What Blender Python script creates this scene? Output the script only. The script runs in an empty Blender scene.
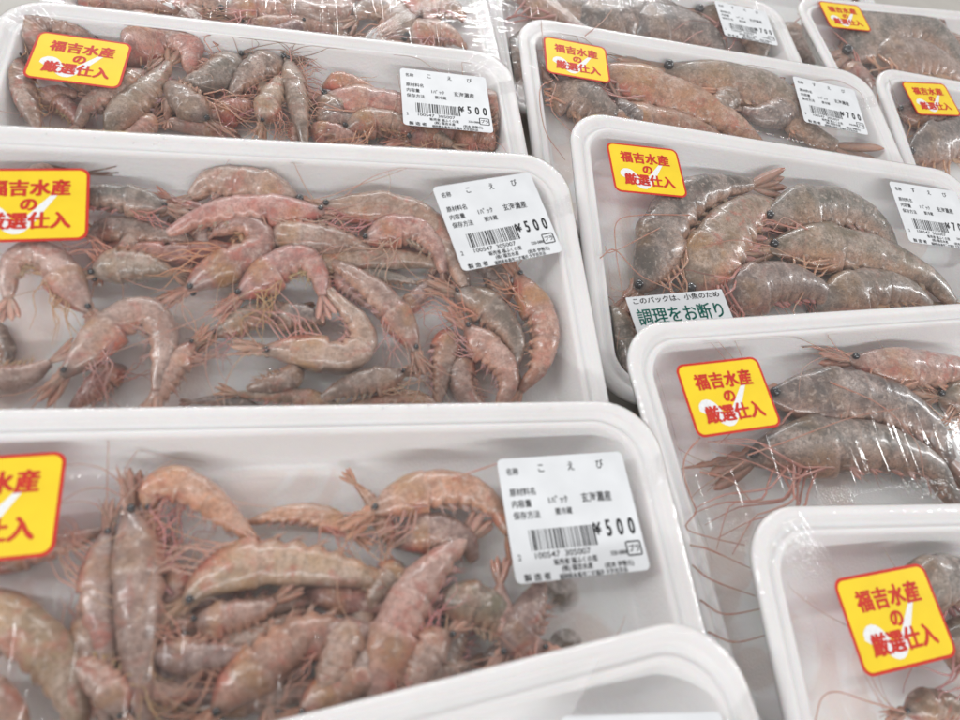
import bpy, bmesh, math, random
from mathutils import Vector, Matrix
random.seed(7)
MM = 0.001
sc = bpy.context.scene
COL = sc.collection

# ------------------------------------------------------------------ camera
ZT = 420.0                       # height of the lens above the shelf (mm)
F_PX = 686.56
CR = Matrix(((0.97202, 0.01073, 0.23466), (-0.09114, -0.90348, 0.41882), (0.2165, -0.42849, -0.87723)))  # world <- (right, down, forward)
CAM = Vector((0, 0, ZT))
cd = bpy.data.cameras.new('camera')
cam = bpy.data.objects.new('camera', cd); COL.objects.link(cam)
cd.sensor_width = 36.0; cd.lens = F_PX / 960 * 36.0
cd.clip_start = 0.01; cd.clip_end = 50
right, down, fwd = [Vector((CR[0][i], CR[1][i], CR[2][i])) for i in range(3)]
m = Matrix((right, -down, -fwd)).transposed().to_4x4(); m.translation = CAM * MM
cam.matrix_world = m
cd.dof.use_dof = True; cd.dof.focus_distance = 0.40; cd.dof.aperture_fstop = 9.0
sc.camera = cam

# ------------------------------------------------------------------ light
w = bpy.data.worlds.new('World'); sc.world = w; w.use_nodes = True
bg = w.node_tree.nodes['Background']; bg.inputs[0].default_value = (1.0, 0.955, 0.94, 1); bg.inputs[1].default_value = 0.48
def area(name, loc, target, sx, sy, power, col=(0.97, 0.99, 1.0)):
    l = bpy.data.lights.new(name, 'AREA'); l.shape = 'RECTANGLE'; l.size = sx; l.size_y = sy; l.energy = power; l.color = col
    o = bpy.data.objects.new(name, l); COL.objects.link(o); o.location = loc
    o.rotation_euler = (Vector(target) - Vector(loc)).to_track_quat('-Z', 'Y').to_euler()
    return o
area('ceiling_tube_light', (0.2, 4.4, 1.9), (0.1, 0.3, 0.1), 4.4, 0.12, 88)
area('ceiling_tube_light', (0.1, -2.2, 1.9), (0.1, 0.25, 0.1), 3.6, 0.14, 40)
area('ceiling_tube_light', (-2.4, 0.5, 1.7), (0.1, 0.3, 0.1), 0.12, 3.0, 34)
area('ceiling_tube_light', (4.2, 0.9, 1.5), (0.2, 0.3, 0.1), 0.14, 3.0, 50)
sc.view_settings.view_transform = 'Standard'; sc.view_settings.look = 'None'
sc.view_settings.exposure = 0.05; sc.view_settings.gamma = 1.0
sc.cycles.transparent_max_bounces = 32; sc.cycles.max_bounces = 10; sc.cycles.use_denoising = True

# ------------------------------------------------------------------ materials
def mat(name):
    M = bpy.data.materials.new(name); M.use_nodes = True
    nt = M.node_tree; b = nt.nodes['Principled BSDF']
    return M, nt, b
def N(nt, t, **k):
    n = nt.nodes.new(t)
    for a, v in k.items():
        if a.startswith('i_'):
            key = a[2:]
            key = int(key) if key.isdigit() else key.replace('_', ' ')
            n.inputs[key].default_value = v
        else: setattr(n, a, v)
    return n
def L(nt, a, b): nt.links.new(a, b)
def ramp(nt, src, stops):
    r = nt.nodes.new('ShaderNodeValToRGB'); L(nt, src, r.inputs[0])
    e = r.color_ramp.elements
    while len(e) < len(stops): e.new(0.5)
    for x, (p, c) in zip(e, stops):
        x.position = p; x.color = (c, c, c, 1) if isinstance(c, (int, float)) else (*c, 1)
    return r.outputs[0]
def mixc(nt, fac, a, b, mode='MIX'):
    n = nt.nodes.new('ShaderNodeMix'); n.data_type = 'RGBA'; n.blend_type = mode
    for s, v in ((0, fac), (6, a), (7, b)):
        if hasattr(v, 'links'): L(nt, v, n.inputs[s])
        elif isinstance(v, (int, float)): n.inputs[s].default_value = v
        else: n.inputs[s].default_value = (*v, 1)
    return n.outputs[2]

def simple(name, col, rough=0.5, spec=0.5, sss=0, coat=0, bump=0, scale=800):
    M, nt, b = mat(name)
    b.inputs['Base Color'].default_value = (*col, 1); b.inputs['Roughness'].default_value = rough
    b.inputs['Specular IOR Level'].default_value = spec; b.inputs['Coat Weight'].default_value = coat
    if sss:
        b.inputs['Subsurface Weight'].default_value = sss; b.inputs['Subsurface Scale'].default_value = 0.003
        b.inputs['Subsurface Radius'].default_value = (1, .6, .45)
    tc = N(nt, 'ShaderNodeTexCoord'); n = N(nt, 'ShaderNodeTexNoise', i_Scale=scale, i_Detail=3.0)
    L(nt, tc.outputs['Object'], n.inputs['Vector'])
    c = mixc(nt, ramp(nt, n.outputs[0], [(.3, 0.0), (.7, 1.0)]), [x * .93 for x in col], [min(1, x * 1.05) for x in col]); L(nt, c, b.inputs['Base Color'])
    if bump:
        bp = N(nt, 'ShaderNodeBump', i_Strength=bump, i_Distance=0.0004); L(nt, n.outputs[0], bp.inputs['Height']); L(nt, bp.outputs[0], b.inputs['Normal'])
    return M

# white foamed polystyrene: faint bead cells and a little sheen
def foam_material():
    M, nt, b = mat('white_foam')
    tc = N(nt, 'ShaderNodeTexCoord')
    v = N(nt, 'ShaderNodeTexVoronoi', i_Scale=900.0); L(nt, tc.outputs['Object'], v.inputs['Vector'])
    n = N(nt, 'ShaderNodeTexNoise', i_Scale=18.0, i_Detail=4.0); L(nt, tc.outputs['Object'], n.inputs['Vector'])
    c = mixc(nt, ramp(nt, n.outputs[0], [(.35, 0.0), (.75, 1.0)]), (.86, .852, .85), (.81, .797, .79))
    n2 = N(nt, 'ShaderNodeTexNoise', i_Scale=26.0, i_Detail=4.0, i_Distortion=.8); L(nt, tc.outputs['Object'], n2.inputs['Vector'])
    xyz = N(nt, 'ShaderNodeSeparateXYZ'); L(nt, tc.outputs['Object'], xyz.inputs[0])
    fl = N(nt, 'ShaderNodeMapRange'); fl.inputs[1].default_value = -.0174; fl.inputs[2].default_value = -.0166; fl.inputs[3].default_value = 1; fl.inputs[4].default_value = 0; L(nt, xyz.outputs[2], fl.inputs[0])
    wet = N(nt, 'ShaderNodeMath', operation='MULTIPLY'); L(nt, fl.outputs[0], wet.inputs[0]); L(nt, ramp(nt, n2.outputs[0], [(.50, 0.0), (.58, .7), (.7, 1.0)]), wet.inputs[1])
    c = mixc(nt, wet.outputs[0], c, (.79, .69, .65))                                    # thin pinkish drip on the floor
    L(nt, c, b.inputs['Base Color'])
    rg = N(nt, 'ShaderNodeMapRange'); rg.inputs[3].default_value = .4; rg.inputs[4].default_value = .12; L(nt, wet.outputs[0], rg.inputs[0]); L(nt, rg.outputs[0], b.inputs['Roughness'])
    b.inputs['Subsurface Weight'].default_value = 0.25; b.inputs['Subsurface Scale'].default_value = 0.003
    bp = N(nt, 'ShaderNodeBump', i_Strength=0.3, i_Distance=0.0004); L(nt, v.outputs[0], bp.inputs['Height'])
    L(nt, bp.outputs[0], b.inputs['Normal'])
    return M
# stretched cling film: clear, glossy, faintly wrinkled and misted
def film_material():
    M, nt, b = mat('clear_film')
    nt.nodes.remove(b); out = nt.nodes['Material Output']
    tc = N(nt, 'ShaderNodeTexCoord')
    mp = N(nt, 'ShaderNodeMapping'); mp.inputs['Scale'].default_value = (60, 60, 60); L(nt, tc.outputs['Object'], mp.inputs[0])
    n1 = N(nt, 'ShaderNodeTexNoise', i_Scale=1.0, i_Detail=3.0, i_Distortion=0.6); L(nt, mp.outputs[0], n1.inputs['Vector'])
    uv = N(nt, 'ShaderNodeUVMap'); mp2 = N(nt, 'ShaderNodeMapping'); mp2.inputs['Scale'].default_value = (170, 3.0, 1); L(nt, uv.outputs[0], mp2.inputs[0])
    n2 = N(nt, 'ShaderNodeTexNoise', i_Scale=1.0, i_Detail=2.0); L(nt, mp2.outputs[0], n2.inputs['Vector'])
    bp1 = N(nt, 'ShaderNodeBump', i_Strength=0.14, i_Distance=0.002); L(nt, n1.outputs[0], bp1.inputs['Height'])
    sx = N(nt, 'ShaderNodeSeparateXYZ'); L(nt, uv.outputs[0], sx.inputs[0])
    bp = N(nt, 'ShaderNodeBump', i_Distance=0.0007); L(nt, ramp(nt, sx.outputs[1], [(0.0, .9), (.2, .7), (.38, .12)]), bp.inputs['Strength']); L(nt, n2.outputs[0], bp.inputs['Height']); L(nt, bp1.outputs[0], bp.inputs['Normal'])
    mp4 = N(nt, 'ShaderNodeMapping'); mp4.inputs['Rotation'].default_value = (0, 0, .5); mp4.inputs['Scale'].default_value = (300, 14, 1); L(nt, tc.outputs['Object'], mp4.inputs[0])
    n4 = N(nt, 'ShaderNodeTexNoise', i_Scale=1.0, i_Detail=2.0, i_Distortion=.4); L(nt, mp4.outputs[0], n4.inputs['Vector'])
    bp4 = N(nt, 'ShaderNodeBump', i_Strength=.3, i_Distance=.0008); L(nt, ramp(nt, n4.outputs[0], [(.58, 0.0), (.72, 1.0)]), bp4.inputs['Height']); L(nt, bp.outputs[0], bp4.inputs['Normal']); bp = bp4
    gl = N(nt, 'ShaderNodeBsdfGlossy', i_Roughness=0.09); gl.inputs[0].default_value = (1, 1, 1, 1); L(nt, bp.outputs[0], gl.inputs['Normal'])
    tr = N(nt, 'ShaderNodeBsdfTransparent'); tr.inputs[0].default_value = (.985, .985, .985, 1)
    df = N(nt, 'ShaderNodeBsdfDiffuse'); df.inputs[0].default_value = (.9, .89, .89, 1)
    n3 = N(nt, 'ShaderNodeTexNoise', i_Scale=30.0, i_Detail=3.0); L(nt, tc.outputs['Object'], n3.inputs['Vector'])
    lw = N(nt, 'ShaderNodeLayerWeight'); L(nt, bp.outputs[0], lw.inputs['Normal'])
    pw_ = N(nt, 'ShaderNodeMath', operation='POWER', i_1=4.5); L(nt, lw.outputs['Facing'], pw_.inputs[0])
    fr = N(nt, 'ShaderNodeMath', operation='MULTIPLY_ADD', i_1=.8, i_2=.03); L(nt, pw_.outputs[0], fr.inputs[0])
    m1 = N(nt, 'ShaderNodeMixShader'); L(nt, ramp(nt, n3.outputs[0], [(.35, .004), (.75, .03)]), m1.inputs[0]); L(nt, tr.outputs[0], m1.inputs[1]); L(nt, df.outputs[0], m1.inputs[2])
    mu = N(nt, 'ShaderNodeMath', operation='MULTIPLY', i_1=1.1); L(nt, fr.outputs[0], mu.inputs[0])
    m2 = N(nt, 'ShaderNodeMixShader'); L(nt, mu.outputs[0], m2.inputs[0]); L(nt, m1.outputs[0], m2.inputs[1]); L(nt, gl.outputs[0], m2.inputs[2])
    L(nt, m2.outputs[0], out.inputs[0])
    return M
# raw shrimp shell: translucent, speckled, ridged; the object's own colour tints it, the attribute 'shell' tells back from belly
def shell_material():
    M, nt, b = mat('shrimp_shell')
    tc = N(nt, 'ShaderNodeTexCoord'); oi = N(nt, 'ShaderNodeObjectInfo'); at = N(nt, 'ShaderNodeAttribute', attribute_name='shell')
    sp = N(nt, 'ShaderNodeSeparateColor'); L(nt, at.outputs['Color'], sp.inputs[0])
    ad = N(nt, 'ShaderNodeVectorMath', operation='ADD'); cb = N(nt, 'ShaderNodeCombineXYZ')
    mu = N(nt, 'ShaderNodeMath', operation='MULTIPLY', i_1=7.0); L(nt, oi.outputs['Random'], mu.inputs[0])
    for i in range(3): L(nt, mu.outputs[0], cb.inputs[i])
    L(nt, tc.outputs['Object'], ad.inputs[0]); L(nt, cb.outputs[0], ad.inputs[1])
    def noise(s, d=4, dist=0.0):
        n = N(nt, 'ShaderNodeTexNoise', i_Scale=s, i_Detail=float(d), i_Distortion=dist); L(nt, ad.outputs[0], n.inputs['Vector']); return n.outputs[0]
    base = oi.outputs['Color']
    pale = mixc(nt, 0.5, base, (.74, .60, .54))
    dark = mixc(nt, 0.62, base, (.07, .045, .04))
    warm = mixc(nt, 0.6, base, (.66, .36, .24))
    c = mixc(nt, ramp(nt, noise(70, 3, .5), [(.36, 0.0), (.64, 1.0)]), base, pale)
    c = mixc(nt, ramp(nt, sp.outputs[1], [(.18, .85), (.55, 0.0)]), c, warm)          # belly edge warmer
    c = mixc(nt, ramp(nt, sp.outputs[1], [(.72, 0.0), (1.0, .42)]), c, dark)           # back darker
    c = mixc(nt, ramp(nt, noise(150, 5, .6), [(.46, 0.0), (.70, .72)]), c, dark)       # cloudy guts and mottling under the shell
    red = ramp(nt, noise(115, 4, 1.0), [(.54, 0.0), (.70, .62)])
    rk = N(nt, 'ShaderNodeMath', operation='MULTIPLY'); L(nt, red, rk.inputs[0]); L(nt, oi.outputs['Alpha'], rk.inputs[1]); red = rk.outputs[0]
    c = mixc(nt, red, c, (.52, .13, .09))
    liver = N(nt, 'ShaderNodeMath', operation='MULTIPLY'); L(nt, ramp(nt, sp.outputs[2], [(.13, 0.0), (.2, 1.0), (.30, 1.0), (.36, 0.0)]), liver.inputs[0]); L(nt, ramp(nt, noise(60, 2), [(.40, 0.0), (.60, .7)]), liver.inputs[1])
    lk2 = N(nt, 'ShaderNodeMath', operation='MULTIPLY_ADD', i_1=.55, i_2=.3); L(nt, oi.outputs['Alpha'], lk2.inputs[0]); lk3 = N(nt, 'ShaderNodeMath', operation='MULTIPLY'); L(nt, liver.outputs[0], lk3.inputs[0]); L(nt, lk2.outputs[0], lk3.inputs[1])
    c = mixc(nt, lk3.outputs[0], c, (.46, .24, .08))
    c = mixc(nt, ramp(nt, sp.outputs[2], [(.0, .55), (.10, 0.0)]), c, (.12, .10, .085))  # grey face
    jaw = N(nt, 'ShaderNodeMath', operation='MULTIPLY'); L(nt, ramp(nt, sp.outputs[2], [(.02, 0.0), (.08, 1.0), (.30, .8), (.42, 0.0)]), jaw.inputs[0]); L(nt, ramp(nt, sp.outputs[1], [(.12, 1.0), (.45, 0.0)]), jaw.inputs[1])
    jw2 = N(nt, 'ShaderNodeMath', operation='MULTIPLY'); L(nt, jaw.outputs[0], jw2.inputs[0]); L(nt, ramp(nt, noise(90, 3, .5), [(.42, 0.0), (.58, .8)]), jw2.inputs[1])
    jw3 = N(nt, 'ShaderNodeMath', operation='MULTIPLY'); L(nt, jw2.outputs[0], jw3.inputs[0]); L(nt, oi.outputs['Alpha'], jw3.inputs[1])
    c = mixc(nt, jw3.outputs[0], c, (.58, .12, .10))                                       # blood-red gill edge
    c = mixc(nt, ramp(nt, noise(520, 3, .5), [(.5, 0.0), (.66, .45)]), c, dark)
    c = mixc(nt, ramp(nt, noise(380, 3, .3), [(.55, 0.0), (.70, .5)]), c, (.70, .58, .50))
    c = mixc(nt, ramp(nt, noise(1500, 2), [(.53, 0.0), (.64, .5)]), c, dark)
    c = mixc(nt, ramp(nt, sp.outputs[0], [(.0, .22), (.10, .08), (.2, 0.0)]), c, dark)     # shade painted into the crease behind each ring
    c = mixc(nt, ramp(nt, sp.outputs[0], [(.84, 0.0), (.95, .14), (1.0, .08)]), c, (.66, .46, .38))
    L(nt, c, b.inputs['Base Color'])
    b.inputs['Roughness'].default_value = .3; b.inputs['Coat Weight'].default_value = .55; b.inputs['Coat Roughness'].default_value = .13
    b.inputs['Subsurface Weight'].default_value = .4; b.inputs['Subsurface Scale'].default_value = .0035
    b.inputs['Subsurface Radius'].default_value = (1, .55, .4)
    bp = N(nt, 'ShaderNodeBump', i_Strength=.5, i_Distance=.0008); L(nt, noise(420, 6, .5), bp.inputs['Height'])
    bp2 = N(nt, 'ShaderNodeBump', i_Strength=.22, i_Distance=.0015); L(nt, noise(120, 3, .3), bp2.inputs['Height']); L(nt, bp.outputs[0], bp2.inputs['Normal'])
    L(nt, bp2.outputs[0], b.inputs['Normal'])
    return M
def limb_material(name, k, tipdark):
    M, nt, b = mat(name)
    tc = N(nt, 'ShaderNodeTexCoord'); oi = N(nt, 'ShaderNodeObjectInfo')
    n = N(nt, 'ShaderNodeTexNoise', i_Scale=260.0, i_Detail=4.0); L(nt, tc.outputs['Object'], n.inputs['Vector'])
    c = mixc(nt, ramp(nt, n.outputs[0], [(.35, 0.0), (.65, 1.0)]), mixc(nt, k, oi.outputs['Color'], (.66, .30, .20)), mixc(nt, k, oi.outputs['Color'], (.74, .52, .42)))
    if tipdark: c = mixc(nt, ramp(nt, n.outputs[0], [(.5, 0.0), (.7, .6)]), c, (.36, .13, .10))
    L(nt, c, b.inputs['Base Color']); b.inputs['Roughness'].default_value = .3; b.inputs['Coat Weight'].default_value = .3
    b.inputs['Alpha'].default_value = 1.0 if tipdark else .8
    b.inputs['Subsurface Weight'].default_value = .3; b.inputs['Subsurface Scale'].default_value = .002
    bp = N(nt, 'ShaderNodeBump', i_Strength=.4, i_Distance=.0004); L(nt, n.outputs[0], bp.inputs['Height']); L(nt, bp.outputs[0], b.inputs['Normal'])
    return M
M_FOAM = foam_material(); M_FILM = film_material(); M_SHELL = shell_material()
M_LEG = limb_material('shrimp_leg', .35, False); M_FAN = limb_material('shrimp_tail', .5, True); M_ANT = limb_material('shrimp_feeler', .55, False)
M_EYE = simple('shrimp_eye', (.02, .022, .026), .12, .7, coat=.6)
M_PAPER = simple('label_paper', (.76, .78, .80), .38, .4, scale=60)
M_INK = simple('black_ink', (.018, .018, .02), .5, .3)
M_GREEN = simple('green_ink', (.03, .28, .22), .5, .3)
M_YEL = simple('yellow_print', (.92, .66, .018), .32, .5, coat=.3, scale=60)
M_RED = simple('red_print', (.60, .035, .02), .4, .4, scale=200)
M_WHT = simple('white_print', (.84, .85, .85), .35, .4)

# ------------------------------------------------------------------ mesh helpers
def link(name, verts, faces, mt, parent=None, smooth=True, uvs=None):
    me = bpy.data.meshes.new(name)
    me.from_pydata([(v[0] * MM, v[1] * MM, v[2] * MM) for v in verts], [], faces)
    if smooth: me.polygons.foreach_set('use_smooth', [True] * len(me.polygons))
    if uvs is not None:
        ul = me.uv_layers.new(name='UVMap')
        for lp in me.loops: ul.data[lp.index].uv = uvs[lp.vertex_index]
    me.materials.append(mt); me.update()
    o = bpy.data.objects.new(name, me); COL.objects.link(o)
    if parent is not None: o.parent = parent
    return o
def empty(name, label, cat, group=None, loc=None, mtx=None):
    o = bpy.data.objects.new(name, None); COL.objects.link(o); o.empty_display_size = .01
    if mtx is not None: o.matrix_world = mtx
    o['label'] = label; o['category'] = cat
    if group: o['group'] = group
    return o
def rrect(hw, hh, r, n=10, cx=0, cy=0):
    pts = []
    for (sx, sy, a0) in ((1, 1, 0), (-1, 1, 90), (-1, -1, 180), (1, -1, 270)):
        for k in range(n + 1):
            a = math.radians(a0 + 90 * k / n)
            pts.append((cx + sx * (hw - r) + r * math.cos(a), cy + sy * (hh - r) + r * math.sin(a)))
    return pts
def densify(loop, step):
    out = []
    for i, p in enumerate(loop):
        q = loop[(i + 1) % len(loop)]; d = math.hypot(q[0] - p[0], q[1] - p[1]); k = max(1, int(d / step))
        for j in range(k): out.append((p[0] + (q[0] - p[0]) * j / k, p[1] + (q[1] - p[1]) * j / k))
    return out
def tube(path, radii, sides=5):
    V, Fc = [], []
    n = len(path); path = [Vector(p) for p in path]
    for i, p in enumerate(path):
        t = (path[min(i + 1, n - 1)] - path[max(i - 1, 0)])
        t = t.normalized() if t.length > 1e-6 else Vector((1, 0, 0))
        u = t.cross(Vector((0, 0, 1)))
        if u.length < 1e-3: u = Vector((1, 0, 0))
        u.normalize(); v = u.cross(t)
        for k in range(sides):
            a = 2 * math.pi * k / sides
            V.append(p + (u * math.cos(a) + v * math.sin(a)) * radii[i])
        if i:
            for k in range(sides):
                a, b = (i - 1) * sides + k, (i - 1) * sides + (k + 1) % sides
                Fc.append((a, b, b + sides, a + sides))
    Fc.append(tuple(range(sides - 1, -1, -1))); Fc.append(tuple((n - 1) * sides + k for k in range(sides)))
    return V, Fc
def merge(parts):
    V, Fc = [], []
    for v, f in parts:
        o = len(V); V += list(v); Fc += [tuple(i + o for i in q) for q in f]
    return V, Fc
def smooth_path(pts, n):
    P = [Vector(p) for p in pts]
    if len(P) == 2: return [P[0].lerp(P[1], i / (n - 1)) for i in range(n)]
    P = [P[0] * 2 - P[1]] + P + [P[-1] * 2 - P[-2]]
    dense = []
    for i in range(1, len(P) - 2):
        for k in range(24):
            t = k / 24; a, b, c, d = P[i - 1:i + 3]
            dense.append(.5 * ((2 * b) + (c - a) * t + (2 * a - 5 * b + 4 * c - d) * t * t + (3 * b - a - 3 * c + d) * t ** 3))
    dense.append(P[-2])
    cum = [0]
    for a, b in zip(dense, dense[1:]): cum.append(cum[-1] + (b - a).length)
    out, j = [], 0
    for i in range(n):
        s = cum[-1] * i / (n - 1)
        while j < len(cum) - 2 and cum[j + 1] < s: j += 1
        f = (s - cum[j]) / max(1e-9, cum[j + 1] - cum[j])
        out.append(dense[j].lerp(dense[j + 1], min(1, f)))
    return out

# ------------------------------------------------------------------ packs
PW, PD, PH = 271.5, 178.0, 19.0       # outer width, depth, height of a tray (mm)
POSE = {
    'A':([-20.9, 457.3, -314.9],[[0.99965, -0.02591, -0.0052], [0.02626, 0.996, 0.08538], [0.00297, -0.08548, 0.99634]],None,None),
    'B':([-22.3, 341.5, -282.8],[[0.99997, -0.00735, -0.00012], [0.00735, 0.99813, 0.06063], [-0.00033, -0.06063, 0.99816]],[92.229, -47.809, -0.013],[-93.568, -44.115, -0.062]),
    'C':([-15.6, 227.9, -248.1],[[0.9995, -0.03098, -0.0057], [0.03062, 0.99798, -0.05563], [0.00742, 0.05543, 0.99843]],[96.178, -39.971, 0.225],[-96.319, -39.509, 0.063]),
    'D':([-1.9, 96.5, -240.2],[[0.9999, -0.00344, -0.0134], [0.00427, 0.99802, 0.06272], [0.01316, -0.06277, 0.99794]],[93.404, -46.041, 0.033],[-97.306, -34.74, 0.049]),
    'E':([-7.0, -5.0, -211.4],[[0.99099, -0.13282, -0.01744], [0.13337, 0.99042, 0.03586], [0.01251, -0.03786, 0.9992]],[62.0,-67.0,0.0],None),
    'F':([261.5, 521.0, -341.0],[[0.99977, 0.0175, 0.0125], [-0.0181, 0.99868, 0.0480], [-0.0116, -0.0482, 0.99877]],[92.0,-38.0,-0.05],None),
    'G':([263.4, 389.0, -295.1],[[0.99903, 0.04372, 0.00553], [-0.04384, 0.99876, 0.02377], [-0.00448, -0.02399, 0.9997]],[89.526, -43.161, -0.081],[-98.735, -37.227, -0.037]),
    'H':([273.8, 278.2, -269.9],[[0.99785, 0.06455, 0.01102], [-0.0644, 0.99784, -0.01275], [-0.01182, 0.01201, 0.99986]],[96.509, -41.504, -0.0],[-93.575, -38.141, 0.05]),
    'I':([267.6, 150.7, -250.3],[[0.99573, -0.09183, 0.00909], [0.09207, 0.99526, -0.03142], [-0.00616, 0.03213, 0.99946]],None,[-92.686, -39.028, 0.026]),
    'J':([294.9, 47.0, -233.3],[[0.9996, 0.02267, 0.01681], [-0.02201, 0.99901, -0.03868], [-0.01767, 0.03829, 0.99911]],None,[-81.851, -42.508, 0.113]),
    'K':([546.4, 534.9, -335.7],[[0.99756, -0.06881, -0.01217], [0.06896, 0.99754, 0.01278], [0.01126, -0.01359, 0.99984]],None,[-91.143, -24.378, -0.037]),
    'L':([567.1, 405.6, -311.6],[[0.99729, 0.0728, -0.01105], [-0.07302, 0.9971, -0.02142], [0.00946, 0.02217, 0.99971]],None,[-90.399, -28.484, 0.149]),
    'M':([430.0, 640.0, -378.0],[[0.9994, 0.03, 0.0], [-0.03, 0.9994, 0.0], [0.0, 0.0, 1.0]],None,None),
}
INFO = {  # label, price, name characters
    'A': ('pack at the upper left edge, behind the one with the topmost left sticker', '500', 'こえび'),
    'B': ('small-shrimp pack with the topmost left sticker and the topmost 500 yen label', '500', 'こえび'),
    'C': ('middle left pack with its 500 yen label stuck on at a slant', '500', 'こえび'),
    'D': ('nearest full pack, 500 yen label over bare foam beside a brown stain', '500', 'こえび'),
    'E': ('empty-looking pack corner at the bottom centre, turned askew, bare rim and film', '500', 'こえび'),
    'F': ('grey shrimp pack at the top centre, only the lower edge of its price label showing', '700', 'すえび'),
    'G': ('pack with an orange-backed shrimp, sticker and 700 yen label, upper right of centre', '700', 'すえび'),
    'H': ('large-shrimp pack carrying a white notice slip with green writing', '700', 'すえび'),
    'I': ('pack of big grey shrimp with orange legs over bare foam, right of the notice slip', '700', 'すえび'),
    'J': ('pack at the bottom right corner, sticker half over a grey shrimp', '700', 'すえび'),
    'K': ('pack at the top right, arched grey shrimp beside a small tilted sticker', '700', 'すえび'),
    'L': ('pack cut by the right edge, sticker in its corner over dark shrimp', '700', 'すえび'),
    'M': ('lower pack half hidden in the gap between the two packs at the top right', '700', 'すえび'),
}
def pack_matrix(k):
    O, R, _, _ = POSE[k]
    m = Matrix(R).to_4x4(); m.translation = (Vector(O) + CAM) * MM
    return m
def pix(k, px, py, z):
    """the point of pack k's own frame (mm) that the photo shows at pixel px, py, at height z above its rim"""
    O, R, _, _ = POSE[k]; O = Vector(O); R = Matrix(R)
    d = CR @ Vector(((px - 480) / F_PX, (py - 360) / F_PX, 1.0))
    dl = R.transposed() @ d; ol = R.transposed() @ (-O)
    t = (z - ol.z) / dl.z
    p = ol + dl * t
    return Vector((p.x, p.y, z))

def tray_mesh():
    prof = [(15, -19), (13.2, -18.3), (10, -11), (5.5, -5), (1.2, -4.4), (0.2, -3.4), (0, -2.0), (.5, -.9), (1.5, -.25), (3, 0), (4.6, -.15), (5.6, -.8), (6.3, -2.0), (7.2, -2.9), (8.1, -2.8), (8.8, -2.0), (9.5, -1.6), (10.4, -1.6), (11.1, -2.2), (11.7, -3.6), (12.6, -6), (15, -11), (17, -15.5), (19, -17.0), (22, -17.7), (30, -17.8), (31.5, -17.5), (33, -17.8)]
    V, Fc = [], []
    nl = None
    for ins, z in prof:
        r = max(8, 23 - ins * .55)
        lp = densify_fixed(PW / 2 - ins, PD / 2 - ins, r)
        nl = len(lp)
        V += [(x, y - PD / 2, z) for x, y in lp]
    for i in range(len(prof) - 1):
        for k in range(nl):
            a, b = i * nl + k, i * nl + (k + 1) % nl
            Fc.append((a, b, b + nl, a + nl))
    Fc.append(tuple((len(prof) - 1) * nl + k for k in range(nl)))
    Fc.append(tuple(reversed(range(nl))))
    return V, Fc
def densify_fixed(hw, hh, r):
    base = rrect(hw, hh, r, 12)
    out = []
    for i, p in enumerate(base):
        q = base[(i + 1) % len(base)]
        k = 12 if i % 13 == 12 else 1
        for j in range(k): out.append((p[0] + (q[0] - p[0]) * j / k, p[1] + (q[1] - p[1]) * j / k))
    return out
def film_mesh(seed):
    rnd = random.Random(seed)
    prof = [(12, -18.9), (6, -8), (1.6, -4.9), (-.25, -3.2), (-.25, -1.9), (.3, -.6), (1.5, .08), (3, .32), (4.6, .3), (6.5, .2), (9, .1), (12, .05), (17, .05), (25, .1), (34, .15), (44, .2), (54, .25), (63, .27), (74, .28), (82, .28), (88, .28)]
    ph = [rnd.uniform(0, 6.28) for _ in range(8)]
    V, Fc, UV = [], [], []
    for ip, (ins, z) in enumerate(prof):
        r = max(4, 23 - ins * .5); r = min(r, PD / 2 - ins - .2)
        lp = densify_fixed(PW / 2 - ins, PD / 2 - ins, r); nl = len(lp)
        for k, (x, y) in enumerate(lp):
            # little pleats where the film is pulled round the corners
            cr = max(0, 1 - math.hypot(abs(x) - (PW / 2 - 22), abs(y) - (PD / 2 - 22)) / 34) if ins > 4 else .4 * max(0, 1 - math.hypot(abs(x) - (PW / 2 - 16), abs(y) - (PD / 2 - 16)) / 30)
            an = math.atan2(abs(y) - (PD / 2 - 30), abs(x) - (PW / 2 - 30))
            w_ = math.sin(an * 23 + ph[0]) * .5 + math.sin(an * 41 + ph[1]) * .4
            lon = math.sin(x * .11 + ph[2]) * math.sin(y * .13 + ph[3]) * .10
            zz = z + (cr * w_ * .6 if ins >= 3 else 0) + (lon if ins > 12 else 0)
            V.append((x, y - PD / 2, zz)); UV.append((k / nl, ins / 66))
    for i in range(len(prof) - 1):
        for k in range(nl):
            a, b = i * nl + k, i * nl + (k + 1) % nl
            Fc.append((a, b, b + nl, a + nl))
    Fc.append(tuple((len(prof) - 1) * nl + k for k in range(nl)))
    return V, Fc, UV

def text_mesh(rows, name):
    """rows: (string, x, y, size, x-squeeze, weight) in label mm, one printed layer"""
    V, Fc = [], []
    dg = bpy.context.evaluated_depsgraph_get()
    for s, x, y, size, sqz, wt in rows:
        cu = bpy.data.curves.new('t', 'FONT'); cu.body = s; cu.size = size; cu.offset = min(wt, .05); cu.resolution_u = 3; cu.fill_mode = 'FRONT'
        ob = bpy.data.objects.new('t', cu); COL.objects.link(ob); dg.update()
        me = bpy.data.meshes.new_from_object(ob.evaluated_get(dg))
        st = max(0, wt - .03) * 1.0 if wt > .05 else 0      # heavy weights: the stroke is laid down several times, a hair apart
        for q, (ox, oy) in enumerate(((0, 0), (st, st * .6), (-st, -st * .6), (st, -st * .6), (-st, st * .6)) if st else ((0, 0), (.07, 0), (0, .05))):
            o = len(V)
            V += [(v.co.x * sqz + x + ox, v.co.y + y + oy, q * .004) for v in me.vertices]
            Fc += [tuple(i + o for i in p.vertices) for p in me.polygons]
        bpy.data.objects.remove(ob); bpy.data.curves.remove(cu); bpy.data.meshes.remove(me)
    return V, Fc
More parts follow.
